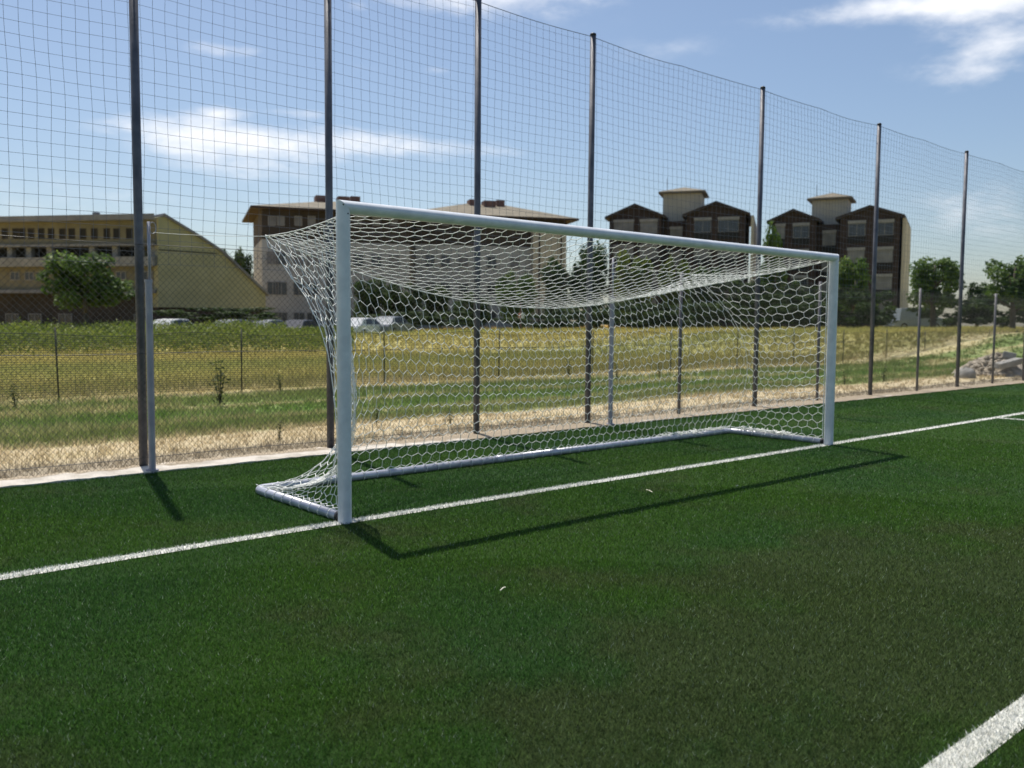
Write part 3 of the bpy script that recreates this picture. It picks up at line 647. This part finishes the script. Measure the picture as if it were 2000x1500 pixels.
F2 = Fac(514, 92, 800, 94.3)
pale_block(513, 800, 'pale apartment block with brown top storey rising behind the left goal post', (655, 690, 1.9), [(632, 657, 2.35, 5), (676, 697, 2.3, 4.4), (703, 722, 2.45, 5)], (533, 550, 584, 610, 700, 735, 770), None)
F2 = Fac(812, 98.5, 1105, 102.5)
pale_block(812, 1105, 'pale apartment block with a beige stair bay behind the middle of the crossbar', (930, 1010, 2.3), [(935, 955, 2.7, 5), (962, 985, 2.55, 4.4), (990, 1006, 2.75, 5)], (840, 870, 905, 960, 1005), (1036, 1100))

# two brown gabled blocks with cream towers
def gabled(xl, dl, xr, dr, gl, rc, gr, tw, ye, yp, yt, bays, label, rows):
    f = Fac(xl, dl, xr, dr); uL, uR = 0, f.L; b = empty('gabled_building', f.p(f.L / 2, 6, 0)); tag(b, label, 'building', 'brown gabled blocks with cream towers')
    ze = f.z(xl + 60, ye); zp = f.z(xl + 60, yp); D = 13
    for (a0, a1) in (gl, gr):
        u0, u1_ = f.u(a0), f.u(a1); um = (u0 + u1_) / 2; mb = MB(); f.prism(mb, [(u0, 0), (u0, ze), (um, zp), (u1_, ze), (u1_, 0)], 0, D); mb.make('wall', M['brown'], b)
        for sgn in (0, 1):
            e0 = (u0 - .5, ze - .5 * (zp - ze) / (um - u0)) if sgn == 0 else (u1_ + .5, ze - .5 * (zp - ze) / (um - u0))
            mb = MB(); q = [e0, (um, zp), (um, zp + .3), (e0[0], e0[1] + .3)]; q = [(u, z + .005) for u, z in q]
            f.prism(mb, q if sgn == 0 else q[::-1], -.45, D + .4); mb.make('roof', M['tile2'], b)
    c0, c1 = f.u(gl[1]), f.u(gr[0]); zc = ze - .4
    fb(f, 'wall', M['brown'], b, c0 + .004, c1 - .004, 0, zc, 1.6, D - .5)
    (t0, zt_), (t1, _) = f.uz(tw[0], yt + 12, 3.0), f.uz(tw[1], yt + 12, 3.0); t_ = fb(f, 'tower', M['tower'], b, t0, t1, zc + .003, zt_, 3.0, 3.0 + (t1 - t0)); tm = (t0 + t1) / 2; o_ = .5; w2 = (t1 - t0)
    V = [f.p(t0 - o_, 3 - o_, zt_ + .005), f.p(t1 + o_, 3 - o_, zt_ + .005), f.p(t1 + o_, 3 + w2 + o_, zt_ + .005), f.p(t0 - o_, 3 + w2 + o_, zt_ + .005)]
    V += [v + np.array([0, 0, .22]) for v in V] + [f.p(tm, 3 + w2 / 2, zt_ + 1.05)]
    np_mesh('tower_roof', V, [[3, 2, 1, 0], [0, 1, 5, 4], [1, 2, 6, 5], [2, 3, 7, 6], [3, 0, 4, 7], [4, 5, 8], [5, 6, 8], [6, 7, 8], [7, 4, 8]], M['tile'], t_)
    V, F = pipe([f.p(t0 + .3, 4.4, zt_ + .3), f.p(t0 + .3, 4.4, zt_ + 2.0)], .03, 5); np_mesh('aerial', V, F, M['post'], b)
    fl = 2.95
    for (a0, a1) in bays:
        u0, u1_ = f.u(a0), f.u(a1); rec = 1.6 if gl[1] < (a0 + a1) / 2 < gr[0] else 0
        for k in range(rows):
            zl = ze - .25 - k * fl - (.8 if rec else 0)
            if zl - 2 < .2: continue
            lb = fb(f, 'lintel', M['lint'], b, u0, u1_, zl - .32, zl, rec - .16, rec - .004)
            window(f, b, u0 + .05, u1_ - .05, zl - 1.72, zl - .33, rec - .03, rnd.choice(['shut', 'shut', 'glass']), 'shut')
            fb(f, 'balcony', M['dark'], b, u0 + .05, u1_ - .05, zl - 2.5, zl - 1.75, rec - .10, rec - .004)  # dark box for the open balcony gap, its shade put into the colour
    fb(f, 'end_wall', M['beige'], b, f.L + .003, f.L + .30, 0, ze - .15, .05, D - .05)
    return b
gabled(1186, 108, 1462, 106.2, (1188, 1288), None, (1338, 1452), (1295, 1370), 424, 403, 367, ((1196, 1236), (1247, 1282), (1302, 1328), (1352, 1386), (1398, 1440)), 'brown gabled block with a cream tower right of the pale blocks, above the crossbar', 5)
gabled(1500, 108, 1756, 106.4, (1503, 1588), None, (1636, 1752), (1586, 1656), 431, 413, 380, ((1510, 1530), (1544, 1577), (1598, 1626), (1651, 1686), (1705, 1741)), 'brown gabled block with a cream tower standing right of the goal', 5)

# ------------------------------------------------------------------ trees
def crown_mesh(name, seed, n, kind, leaf=.055):
    g = np.random.default_rng(seed); C = []; W = []
    nb = dict(round=34, tall=34, cone=40, hedge=44, low=26)[kind]
    for k in range(nb):
        while True:
            c = g.uniform(-1, 1, 3)
            if np.linalg.norm(c) < 1 and np.linalg.norm(c) > .35: break
        if kind == 'cone': h_ = (c[2] + 1) / 2; c[:2] *= (1.05 - h_) * .9; r_ = .22 * (1.15 - h_)
        elif kind == 'hedge': c = np.array([g.uniform(-1, 1), g.uniform(-.8, .8), g.uniform(-.9, .75)]); r_ = g.uniform(.14, .26)
        elif kind == 'low': c[2] = abs(c[2]) * .9 - .6; r_ = g.uniform(.22, .4)
        else:
            if kind == 'tall': c[:2] *= .85
            c *= .82; r_ = g.uniform(.16, .33)
        C.append(c); W.append(r_)
    C = np.array(C); W = np.array(W); pk = g.choice(nb, n, p=W ** 2 / (W ** 2).sum()); d = g.normal(0, 1, (n, 3)); d /= np.linalg.norm(d, axis=1, keepdims=True)
    p = C[pk] + d * (W[pk] * g.uniform(.35, 1.12, n) ** .6)[:, None]
    nrm = d * .6 + g.normal(0, .6, (n, 3)) + np.array([0, 0, .35]); nrm /= np.linalg.norm(nrm, axis=1, keepdims=True)
    a = g.normal(0, 1, (n, 3)); u = np.cross(nrm, a); u /= np.linalg.norm(u, axis=1, keepdims=True); v = np.cross(nrm, u)
    s1 = (leaf * g.uniform(.6, 1.3, n))[:, None]; s2 = s1 * g.uniform(.5, .9, n)[:, None]
    V = np.stack([p - u * s1, p - v * s2 * .8 + u * s1 * .1, p + u * s1, p + v * s2], 1).reshape(-1, 3)
    o = np_mesh(name, V, np.arange(4 * n).reshape(-1, 4)); blob = g.uniform(.15, .75, nb)
    set_tint(o, np.repeat((blob[pk] + g.normal(0, .16, n)).clip(0, 1), 4)); me = o.data; bpy.data.objects.remove(o); return me
CRM = {}
for k, (kd, sd_, n_) in dict(round_a=('round', 21, 5200), round_b=('round', 22, 5200), round_c=('round', 23, 5200), tall_a=('tall', 24, 5200), cone_a=('cone', 25, 4200), hedge_a=('hedge', 26, 7000), low_a=('low', 27, 4200)).items(): CRM[k] = crown_mesh('crown_' + k, sd_, n_, kd, .062 if kd != 'hedge' else .05)
CRV = {}
def crown_of(key, lm):
    if (key, lm) not in CRV:
        me = CRM[key].copy(); me.materials.append(M[lm]); CRV[(key, lm)] = me
    return CRV[(key, lm)]
def tree(px, D, ytop, ybot, wpx, key, lm, label, cat_='tree', group=None, name='tree', depth=None, trunk=True):
    p = far(px, D); zt_ = zat(px, ytop, D); zb_ = max(zat(px, ybot, D), 0.0 if not trunk else .3); rx = wpx / F_PX * D / 2
    r = empty(name, p); tag(r, label, cat_, group)
    c = bpy.data.objects.new('crown', crown_of(key, lm)); COL.objects.link(c); c.parent = r
    c.location = (0, 0, (zt_ + zb_) / 2); c.scale = (rx, depth or rx, (zt_ - zb_) / 2); c.rotation_euler = (0, 0, rnd.uniform(0, 6.28) if key != 'hedge_a' else math.atan2(-math.sin(YAW + math.atan((px - 1000) / F_PX)), math.cos(YAW + math.atan((px - 1000) / F_PX))))
    if trunk:
        h_ = (zt_ + zb_) / 2; tr = .05 + .022 * zt_; parts = [pipe([p + np.array([0, 0, -.05]), p + np.array([.05, .02, h_ * .4]), p + np.array([-.04, .06, h_ * .8]), p + np.array([.03, 0, zt_ * .85])], [tr * 1.3, tr, tr * .7, tr * .25], 9)]
        for k in range(6):
            a = k * 1.05 + rnd.uniform(-.4, .4); q = p + np.array([0, 0, h_ * rnd.uniform(.5, .95)]); e = np.array([math.cos(a) * rx * .7, math.sin(a) * rx * .7, (zt_ - h_) * rnd.uniform(.3, .8)])
            parts.append(pipe([q, q + e * .5 + np.array([0, 0, -.1]), q + e], [tr * .5, tr * .3, tr * .1], 6))
        mb = MB()
        for v_, f_ in parts: mb.add(v_, f_)
        mb.make('trunk', M['bark'], r, True)
    return r
G1 = 'trees in front of the apartment blocks'
tree(168, 62, 490, 626, 172, 'round_a', 'leafm', 'round green tree in front of the ochre building', group=None)
for px, yt, yb, wp, key, lb in [(438, 484, 600, 50, 'tall_a', 'dark tree right of the ochre sloping wall, smallest of three'), (472, 474, 600, 52, 'round_b', 'dark tree between the ochre wall and pale block, tallest of three'), (503, 490, 600, 40, 'cone_a', 'dark tree touching the left edge of the pale apartment block')]:
    tree(px, 112, yt, yb, wp, key, 'leafd', lb, group='dark trees in the gap left of the pale block')
for px, D, yt, yb, wp, key, lm, lb in [
    (722, 80, 532, 640, 80, 'round_b', 'leafd', 'dark leafy tree just right of the left goal post'),
    (785, 82, 545, 640, 90, 'round_c', 'leafd', 'dark wide tree in front of the first pale block, behind the net'),
    (858, 84, 556, 640, 70, 'round_a', 'leafd', 'low dark tree between the two pale blocks'),
    (925, 80, 566, 640, 80, 'round_b', 'leafd', 'low dark tree under the blue shaded windows of the second pale block'),
    (1010, 84, 520, 640, 90, 'round_c', 'leafm', 'mid green tree in front of the beige stair bay'),
    (1085, 86, 500, 640, 80, 'tall_a', 'leafd', 'dark tree right of the beige stair bay'),
    (1152, 88, 472, 640, 92, 'round_a', 'leafd', 'tall dark tree in the gap between pale and brown blocks'),
    (1238, 92, 478, 640, 84, 'round_b', 'leafy', 'bright yellow green tree in front of the first gabled block'),
    (1318, 92, 490, 640, 70, 'round_c', 'leafy', 'smaller bright green tree under the first cream tower'),
    (1385, 84, 520, 640, 100, 'round_a', 'leafd', 'dark spreading tree under the right half of the crossbar'),
    (1460, 86, 535, 640, 90, 'round_b', 'leafd', 'dark tree below the gap between the gabled blocks'),
    (1506, 98, 430, 640, 62, 'tall_a', 'leafm', 'tall slender green tree against the left gable of the right block'),
    (1560, 84, 540, 640, 90, 'round_c', 'leafd', 'dark tree seen in the upper right corner of the goal'),
    (1664, 88, 500, 640, 92, 'round_a', 'leafm', 'green tree just right of the right goal post'),
    (1822, 80, 489, 605, 104, 'round_b', 'leafm', 'round green tree standing against the open sky'),
    (1978, 78, 494, 600, 112, 'round_c', 'leafm', 'green tree cut by the right edge of the picture'),
    (1908, 120, 550, 625, 60, 'round_a', 'leafd', 'small far dark tree between the two trees on the right')]:
    tree(px, D, yt, yb, wp, key, lm, lb, group=G1)
for px, D, yt, yb, wp, lm, lb in [
    (415, 67, 598, 628, 215, 'leafd', 'dark hedge along the foot of the ochre sloping wall'), (800, 76, 606, 640, 230, 'leafd', 'dark hedge below the first pale block, behind the net'),
    (1060, 76, 612, 642, 170, 'leafd', 'dark hedge below the beige stair bay'), (1165, 79, 585, 643, 150, 'leafd', 'dark hedge under the gap between the pale and brown blocks'), (1255, 76, 590, 643, 260, 'leafd', 'long dark hedge below the first gabled block'), (1500, 76, 570, 643, 260, 'leafd', 'tall dark hedge at the right end of the goal'),
    (1668, 76, 566, 643, 130, 'leafd', 'dark hedge just right of the goal'), (1860, 84, 580, 640, 130, 'leafd', 'dark hedge under the round tree by the sky'), (1965, 84, 572, 640, 130, 'leafd', 'dark hedge at the right edge of the picture')]:
    tree(px, D, yt, yb, wp, 'hedge_a', lm, lb, 'hedge', 'hedges along the far side of the field', 'hedge', 1.6, False)
# rank green weeds along the far side of the field, left
g = np.random.default_rng(31); n = 26000; px = g.uniform(-120, 690, n); D = g.uniform(44, 62, n); a = YAW + np.arctan((px - 1000) / F_PX)
x = CAM[0] + np.sin(a) * D; y = CAM[1] + np.cos(a) * D; hmax = (1.05 + .10 * np.sin(px * .031) + g.normal(0, .16, n)) * np.where(px < 560, 1, .6); z = hmax * .80 * g.uniform(0, 1, n) ** .7 + rise(x, y)
p = np.stack([x, y, z], 1); u = g.normal(0, 1, (n, 3)); u /= np.linalg.norm(u, axis=1, keepdims=True); v = np.cross(u, g.normal(0, 1, (n, 3))); v /= np.linalg.norm(v, axis=1, keepdims=True)
V = np.stack([p - u * .11, p - v * .035, p + u * .11, p + v * .035], 1).reshape(-1, 3)
o = np_mesh('tall_weeds', V, np.arange(4 * n).reshape(-1, 4), M['leafy']); tag(o, 'rank green weeds along the far left side of the field', 'weeds', kind='stuff'); set_tint(o, np.repeat(g.uniform(.25, 1.0, n), 4))

# ------------------------------------------------------------------ parked cars
def car(name, loc, yaw, paint, label, van=False):
    loc = np.array([loc[0], loc[1], float(rise(loc[0], loc[1])) - .03]); r = empty(name, loc); tag(r, label, 'van' if van else 'car', 'vehicles parked beyond the field')
    L_, W_ = (4.9, 1.9) if van else (4.2, 1.72)
    pr_ = [(-.5, .30), (-.5, .62), (-.49, .78), (-.40, .86), (-.36, 1.9), (.22, 1.95), (.34, 1.15), (.48, .95), (.5, .6), (.5, .30)] if van else [(-.5, .32), (-.5, .70), (-.47, .88), (-.40, .92), (-.29, 1.36), (-.10, 1.45), (.08, 1.42), (.24, .96), (.44, .84), (.5, .62), (.5, .32)]
    def wid(z): return W_ / 2 * (1 if z < .95 else 1 - .16 * (z - .95) / (.5 if not van else 1.2))
    n = len(pr_); V = [(x * L_, -wid(z), z) for x, z in pr_] + [(x * L_, wid(z), z) for x, z in pr_]
    F = [list(range(n))[::-1], [n + k for k in range(n)]] + [[k, (k + 1) % n, n + (k + 1) % n, n + k] for k in range(n)]
    c, s_ = math.cos(yaw), math.sin(yaw); T = lambda q: [(loc[0] + x * c - y * s_, loc[1] + x * s_ + y * c, z) for x, y, z in q]
    T0 = T; T = lambda q: [(x, y, z + loc[2]) for x, y, z in T0(q)]
    bd = np_mesh('body', T(V), F, M[paint], r); bevel(bd, .05)
    for sy in (-1, 1):
        q = [(-.27, .97), (-.255, 1.30), (-.10, 1.37), (-.04, 1.37), (-.04, .97)] if not van else [(.05, 1.2), (.05, 1.75), (.21, 1.75), (.30, 1.2)]
        np_mesh('window', T([(x * L_, sy * (wid(z) + .012), z) for x, z in q]), [list(range(len(q)))], M['glass'], r)
        if not van:
            q = [(-.02, .97), (-.02, 1.37), (.07, 1.36), (.19, .99)]; np_mesh('window', T([(x * L_, sy * (wid(z) + .012), z) for x, z in q]), [list(range(len(q)))], M['glass'], r)
    q = [(.10, 1.37), (.225, 1.0)] if not van else [(.232, 1.86), (.33, 1.22)]
    np_mesh('windscreen', T([(q[0][0] * L_ + .03, -.60, q[0][1]), (q[1][0] * L_ + .03, -.72, q[1][1]), (q[1][0] * L_ + .03, .72, q[1][1]), (q[0][0] * L_ + .03, .60, q[0][1])]), [[0, 1, 2, 3]], M['glass'], r)
    for sx in (-.31, .31):
        for sy in (-1, 1):
            V, F = pipe([(sx * L_, sy * (W_ / 2 - .18), .31), (sx * L_, sy * (W_ / 2 + .012), .31)], .31, 18); wv = np_mesh('wheel', T(V), F, M['tyre'], r)
            V, F = pipe([(sx * L_, sy * (W_ / 2 + .0), .31), (sx * L_, sy * (W_ / 2 + .02), .31)], .19, 14); np_mesh('rim', T(V), F, M['cars'], wv)
    return r
for px, D, yw, pt, lb in [(343, 64, .5, 'carw', 'white car parked left of the net post, below the ochre sloping wall'), (462, 65, .4, 'cars', 'silver car parked below the low end of the ochre wall'), (528, 66, .5, 'cars', 'silver car parked below the left edge of the pale block'), (590, 68, .6, 'card', 'dark car parked beside the net of the goal'),
                          (712, 66, .4, 'carw', 'white car parked just right of the left goal post'), (766, 68, .5, 'cars', 'silver car parked behind the net beside the white car')]:
    car('parked_car', far(px, D), yw, pt, lb)
car('parked_van', far(1786, 88), -.6, 'vanb', 'pale blue grey van parked right of the gabled block', True)
# small sign
p = far(1017, 72); p[2] = rise(p[0], p[1]); sg = empty('notice_sign', p); tag(sg, 'small white and orange sign on a post at the field edge', 'sign')
V, F = pipe([p, p + np.array([0, 0, 2.3])], .06, 8); np_mesh('sign_post', V, F, M['chim'], sg)
f = Fac(1012, 72, 1024, 72); fb(f, 'sign_board', M['carw'], sg, 0, f.L, 2.0, 2.45, -.05, -.01); fb(f, 'sign_stripe', M['orange'], sg, .02, f.L * .4, 2.03, 2.42, -.06, -.052)

# ------------------------------------------------------------------ rubble heap
c = np.array([28.9, 5.9, 0]); hp = empty('rubble_heap', c); tag(hp, 'heap of pale earth and broken stone behind the fence', 'rubble')
g = np.random.default_rng(41); V = []; F = []; nr, na = 16, 40
for i in range(nr + 1):
    for k in range(na):
        t = i / nr; a = 2 * math.pi * k / na; rr_ = 1 + .14 * math.sin(3 * a + 1) + g.normal(0, .02)
        V.append((c[0] + math.cos(a) * 1.55 * t * rr_, c[1] + math.sin(a) * 1.2 * t * rr_, .66 * (1 - t ** 1.5) + g.normal(0, .03) * (1 - t) - .04 * (t == 1)))
for i in range(nr):
    for k in range(na): F.append([i * na + k, (i + 1) * na + k, (i + 1) * na + (k + 1) % na, i * na + (k + 1) % na])
np_mesh('earth', V, F, M['rub'], hp)
def stone(q, s_, mb):
    n_, m_ = 5, 7; V = []; F = []
    for i in range(n_ + 1):
        for k in range(m_):
            th = math.pi * i / n_; a = 2 * math.pi * k / m_; r_ = s_ * g.uniform(.75, 1.15); V.append((q[0] + r_ * math.sin(th) * math.cos(a), q[1] + r_ * math.sin(th) * math.sin(a), q[2] + .7 * r_ * math.cos(th)))
    for i in range(n_):
        for k in range(m_): F.append([i * m_ + k, (i + 1) * m_ + k, (i + 1) * m_ + (k + 1) % m_, i * m_ + (k + 1) % m_])
    mb.add(V, F)
mb = MB()
for k in range(190):
    t = g.uniform(0, 1.1) ** .7; a = g.uniform(0, 6.28); stone((c[0] + math.cos(a) * 1.55 * t, c[1] + math.sin(a) * 1.2 * t, max(.02, .66 * (1 - t ** 1.5))), g.uniform(.03, .13), mb)
tag(mb.make('stones', M['rub'], hp), kind='stuff')
def chunk(q, size, rot, label):
    o = MB().box((-size[0] / 2, -size[1] / 2, -size[2] / 2), (size[0] / 2, size[1] / 2, size[2] / 2)).make('concrete_block', M['conc']); o.location = q; o.rotation_euler = rot
    for v in o.data.vertices: v.co *= g.uniform(.92, 1.08)
    bevel(o, .03); tag(o, label, 'concrete block', 'broken concrete on the rubble heap'); return o
chunk((28.0, 5.2, .40), (.85, .30, .20), (.12, -.22, -.5), 'long pale concrete block lying aslant across the rubble heap')
chunk((28.9, 5.5, .62), (.5, .4, .22), (.2, .1, .4), 'small concrete block on top of the rubble heap')
q = np.array([25.9, 5.7, 0]); mb = MB(); stone((q[0], q[1], .06), .36, mb); o = mb.make('boulder', M['conc'], None, True, loc=q); tag(o, 'low grey boulder beside the left foot of the rubble heap', 'rock')

# ------------------------------------------------------------------ weeds standing on their own
def weed_proto():
    r = empty('weed_plant', (0, 0, 0)); g = np.random.default_rng(51); parts = []; LP = []
    for k in range(6):
        a = g.uniform(0, 6.28); l = g.uniform(.05, .22); h = g.uniform(.55, 1.0); pts = [np.array([0, 0, -.03]), np.array([math.cos(a) * l * .4, math.sin(a) * l * .4, h * .5]), np.array([math.cos(a) * l, math.sin(a) * l, h])]
        parts.append(pipe(pts, [.009, .007, .003], 5))
        for t in np.linspace(.15, 1, 14): LP.append(lerp(pts[0], pts[2], t) + g.normal(0, .035, 3))
    mb = MB()
    for v, f_ in parts: mb.add(v, f_)
    mb.make('stem', M['weed'], r)
    LP = np.array(LP); n = len(LP); u = g.normal(0, 1, (n, 3)); u[:, 2] *= .5; u /= np.linalg.norm(u, axis=1, keepdims=True); v = np.cross(u, g.normal(0, 1, (n, 3))); v /= np.linalg.norm(v, axis=1, keepdims=True)
    V = np.stack([LP, LP + u * .05 - v * .02, LP + u * .11, LP + u * .05 + v * .02], 1).reshape(-1, 3)
    o = np_mesh('leaves', V, np.arange(4 * n).reshape(-1, 4), M['weed'], r); set_tint(o, np.repeat(g.uniform(.1, .9, n), 4)); return r
wp = weed_proto()
spots = [(430, 790, .95, 'tall dark weed left of the goal, in front of the green netting'), (548, 765, .45, 'small weed between the tall weed and the goal net'), (30, 800, .5, 'weed at the left edge behind the chain link'), (545, 862, .30, 'short weed on the straw path left of the goal'),
         (735, 830, .32, 'short weed behind the net near the left post'), (1205, 742, .5, 'weed behind the goal on the pale straw strip'), (1288, 738, .5, 'dark weed right of the centre of the goal'), (1110, 735, .6, 'bushy weed in the olive grass behind the net'),
         (1725, 748, .55, 'tall weed between two poles right of the goal'), (1905, 700, .6, 'weed in the far field near the rubble heap'), (1650, 752, .4, 'weed next to the right goal post'), (880, 830, .3, 'short weed near the foot of the third pole')]
for i, (px, py, h, lb) in enumerate(spots):
    d = ray(px, py); k = -CAM[2] / d[2]; q = CAM + d * k
    if i == 0: o = wp
    else:
        o = wp.copy(); COL.objects.link(o)
        for ch in list(wp.children): cc = ch.copy(); COL.objects.link(cc); cc.parent = o
    o.location = (float(q[0]), float(max(q[1], 4.0)), 0); o.rotation_euler = (0, 0, i * 1.3); o.scale = (h * 1.1, h * 1.1, h); tag(o, lb, 'weed', 'weeds standing in the field')
# straw bits on the turf
for px, py, a, ln, lb in [(982, 1160, .4, .035, 'pale straw lying on the turf in front of the goal'), (1268, 965, 1.2, .06, 'pale scrap on the turf between the goal line and the crossbar shadow'), (1440, 955, .2, .02, 'white speck on the turf near the crossbar shadow')]:
    d = ray(px, py); q = CAM + d * (-CAM[2] / d[2]); V, F = pipe([q + np.array([-math.cos(a) * ln, -math.sin(a) * ln, .03]) * [1, 1, 1], q + np.array([math.cos(a) * ln * .2, math.sin(a) * ln * .2, .036]), q + np.array([math.cos(a) * ln, math.sin(a) * ln, .031])], .004, 6)
    o = np_mesh('straw', V, F, M['straw'], None, False, loc=q); tag(o, lb, 'straw', 'bits lying on the turf')
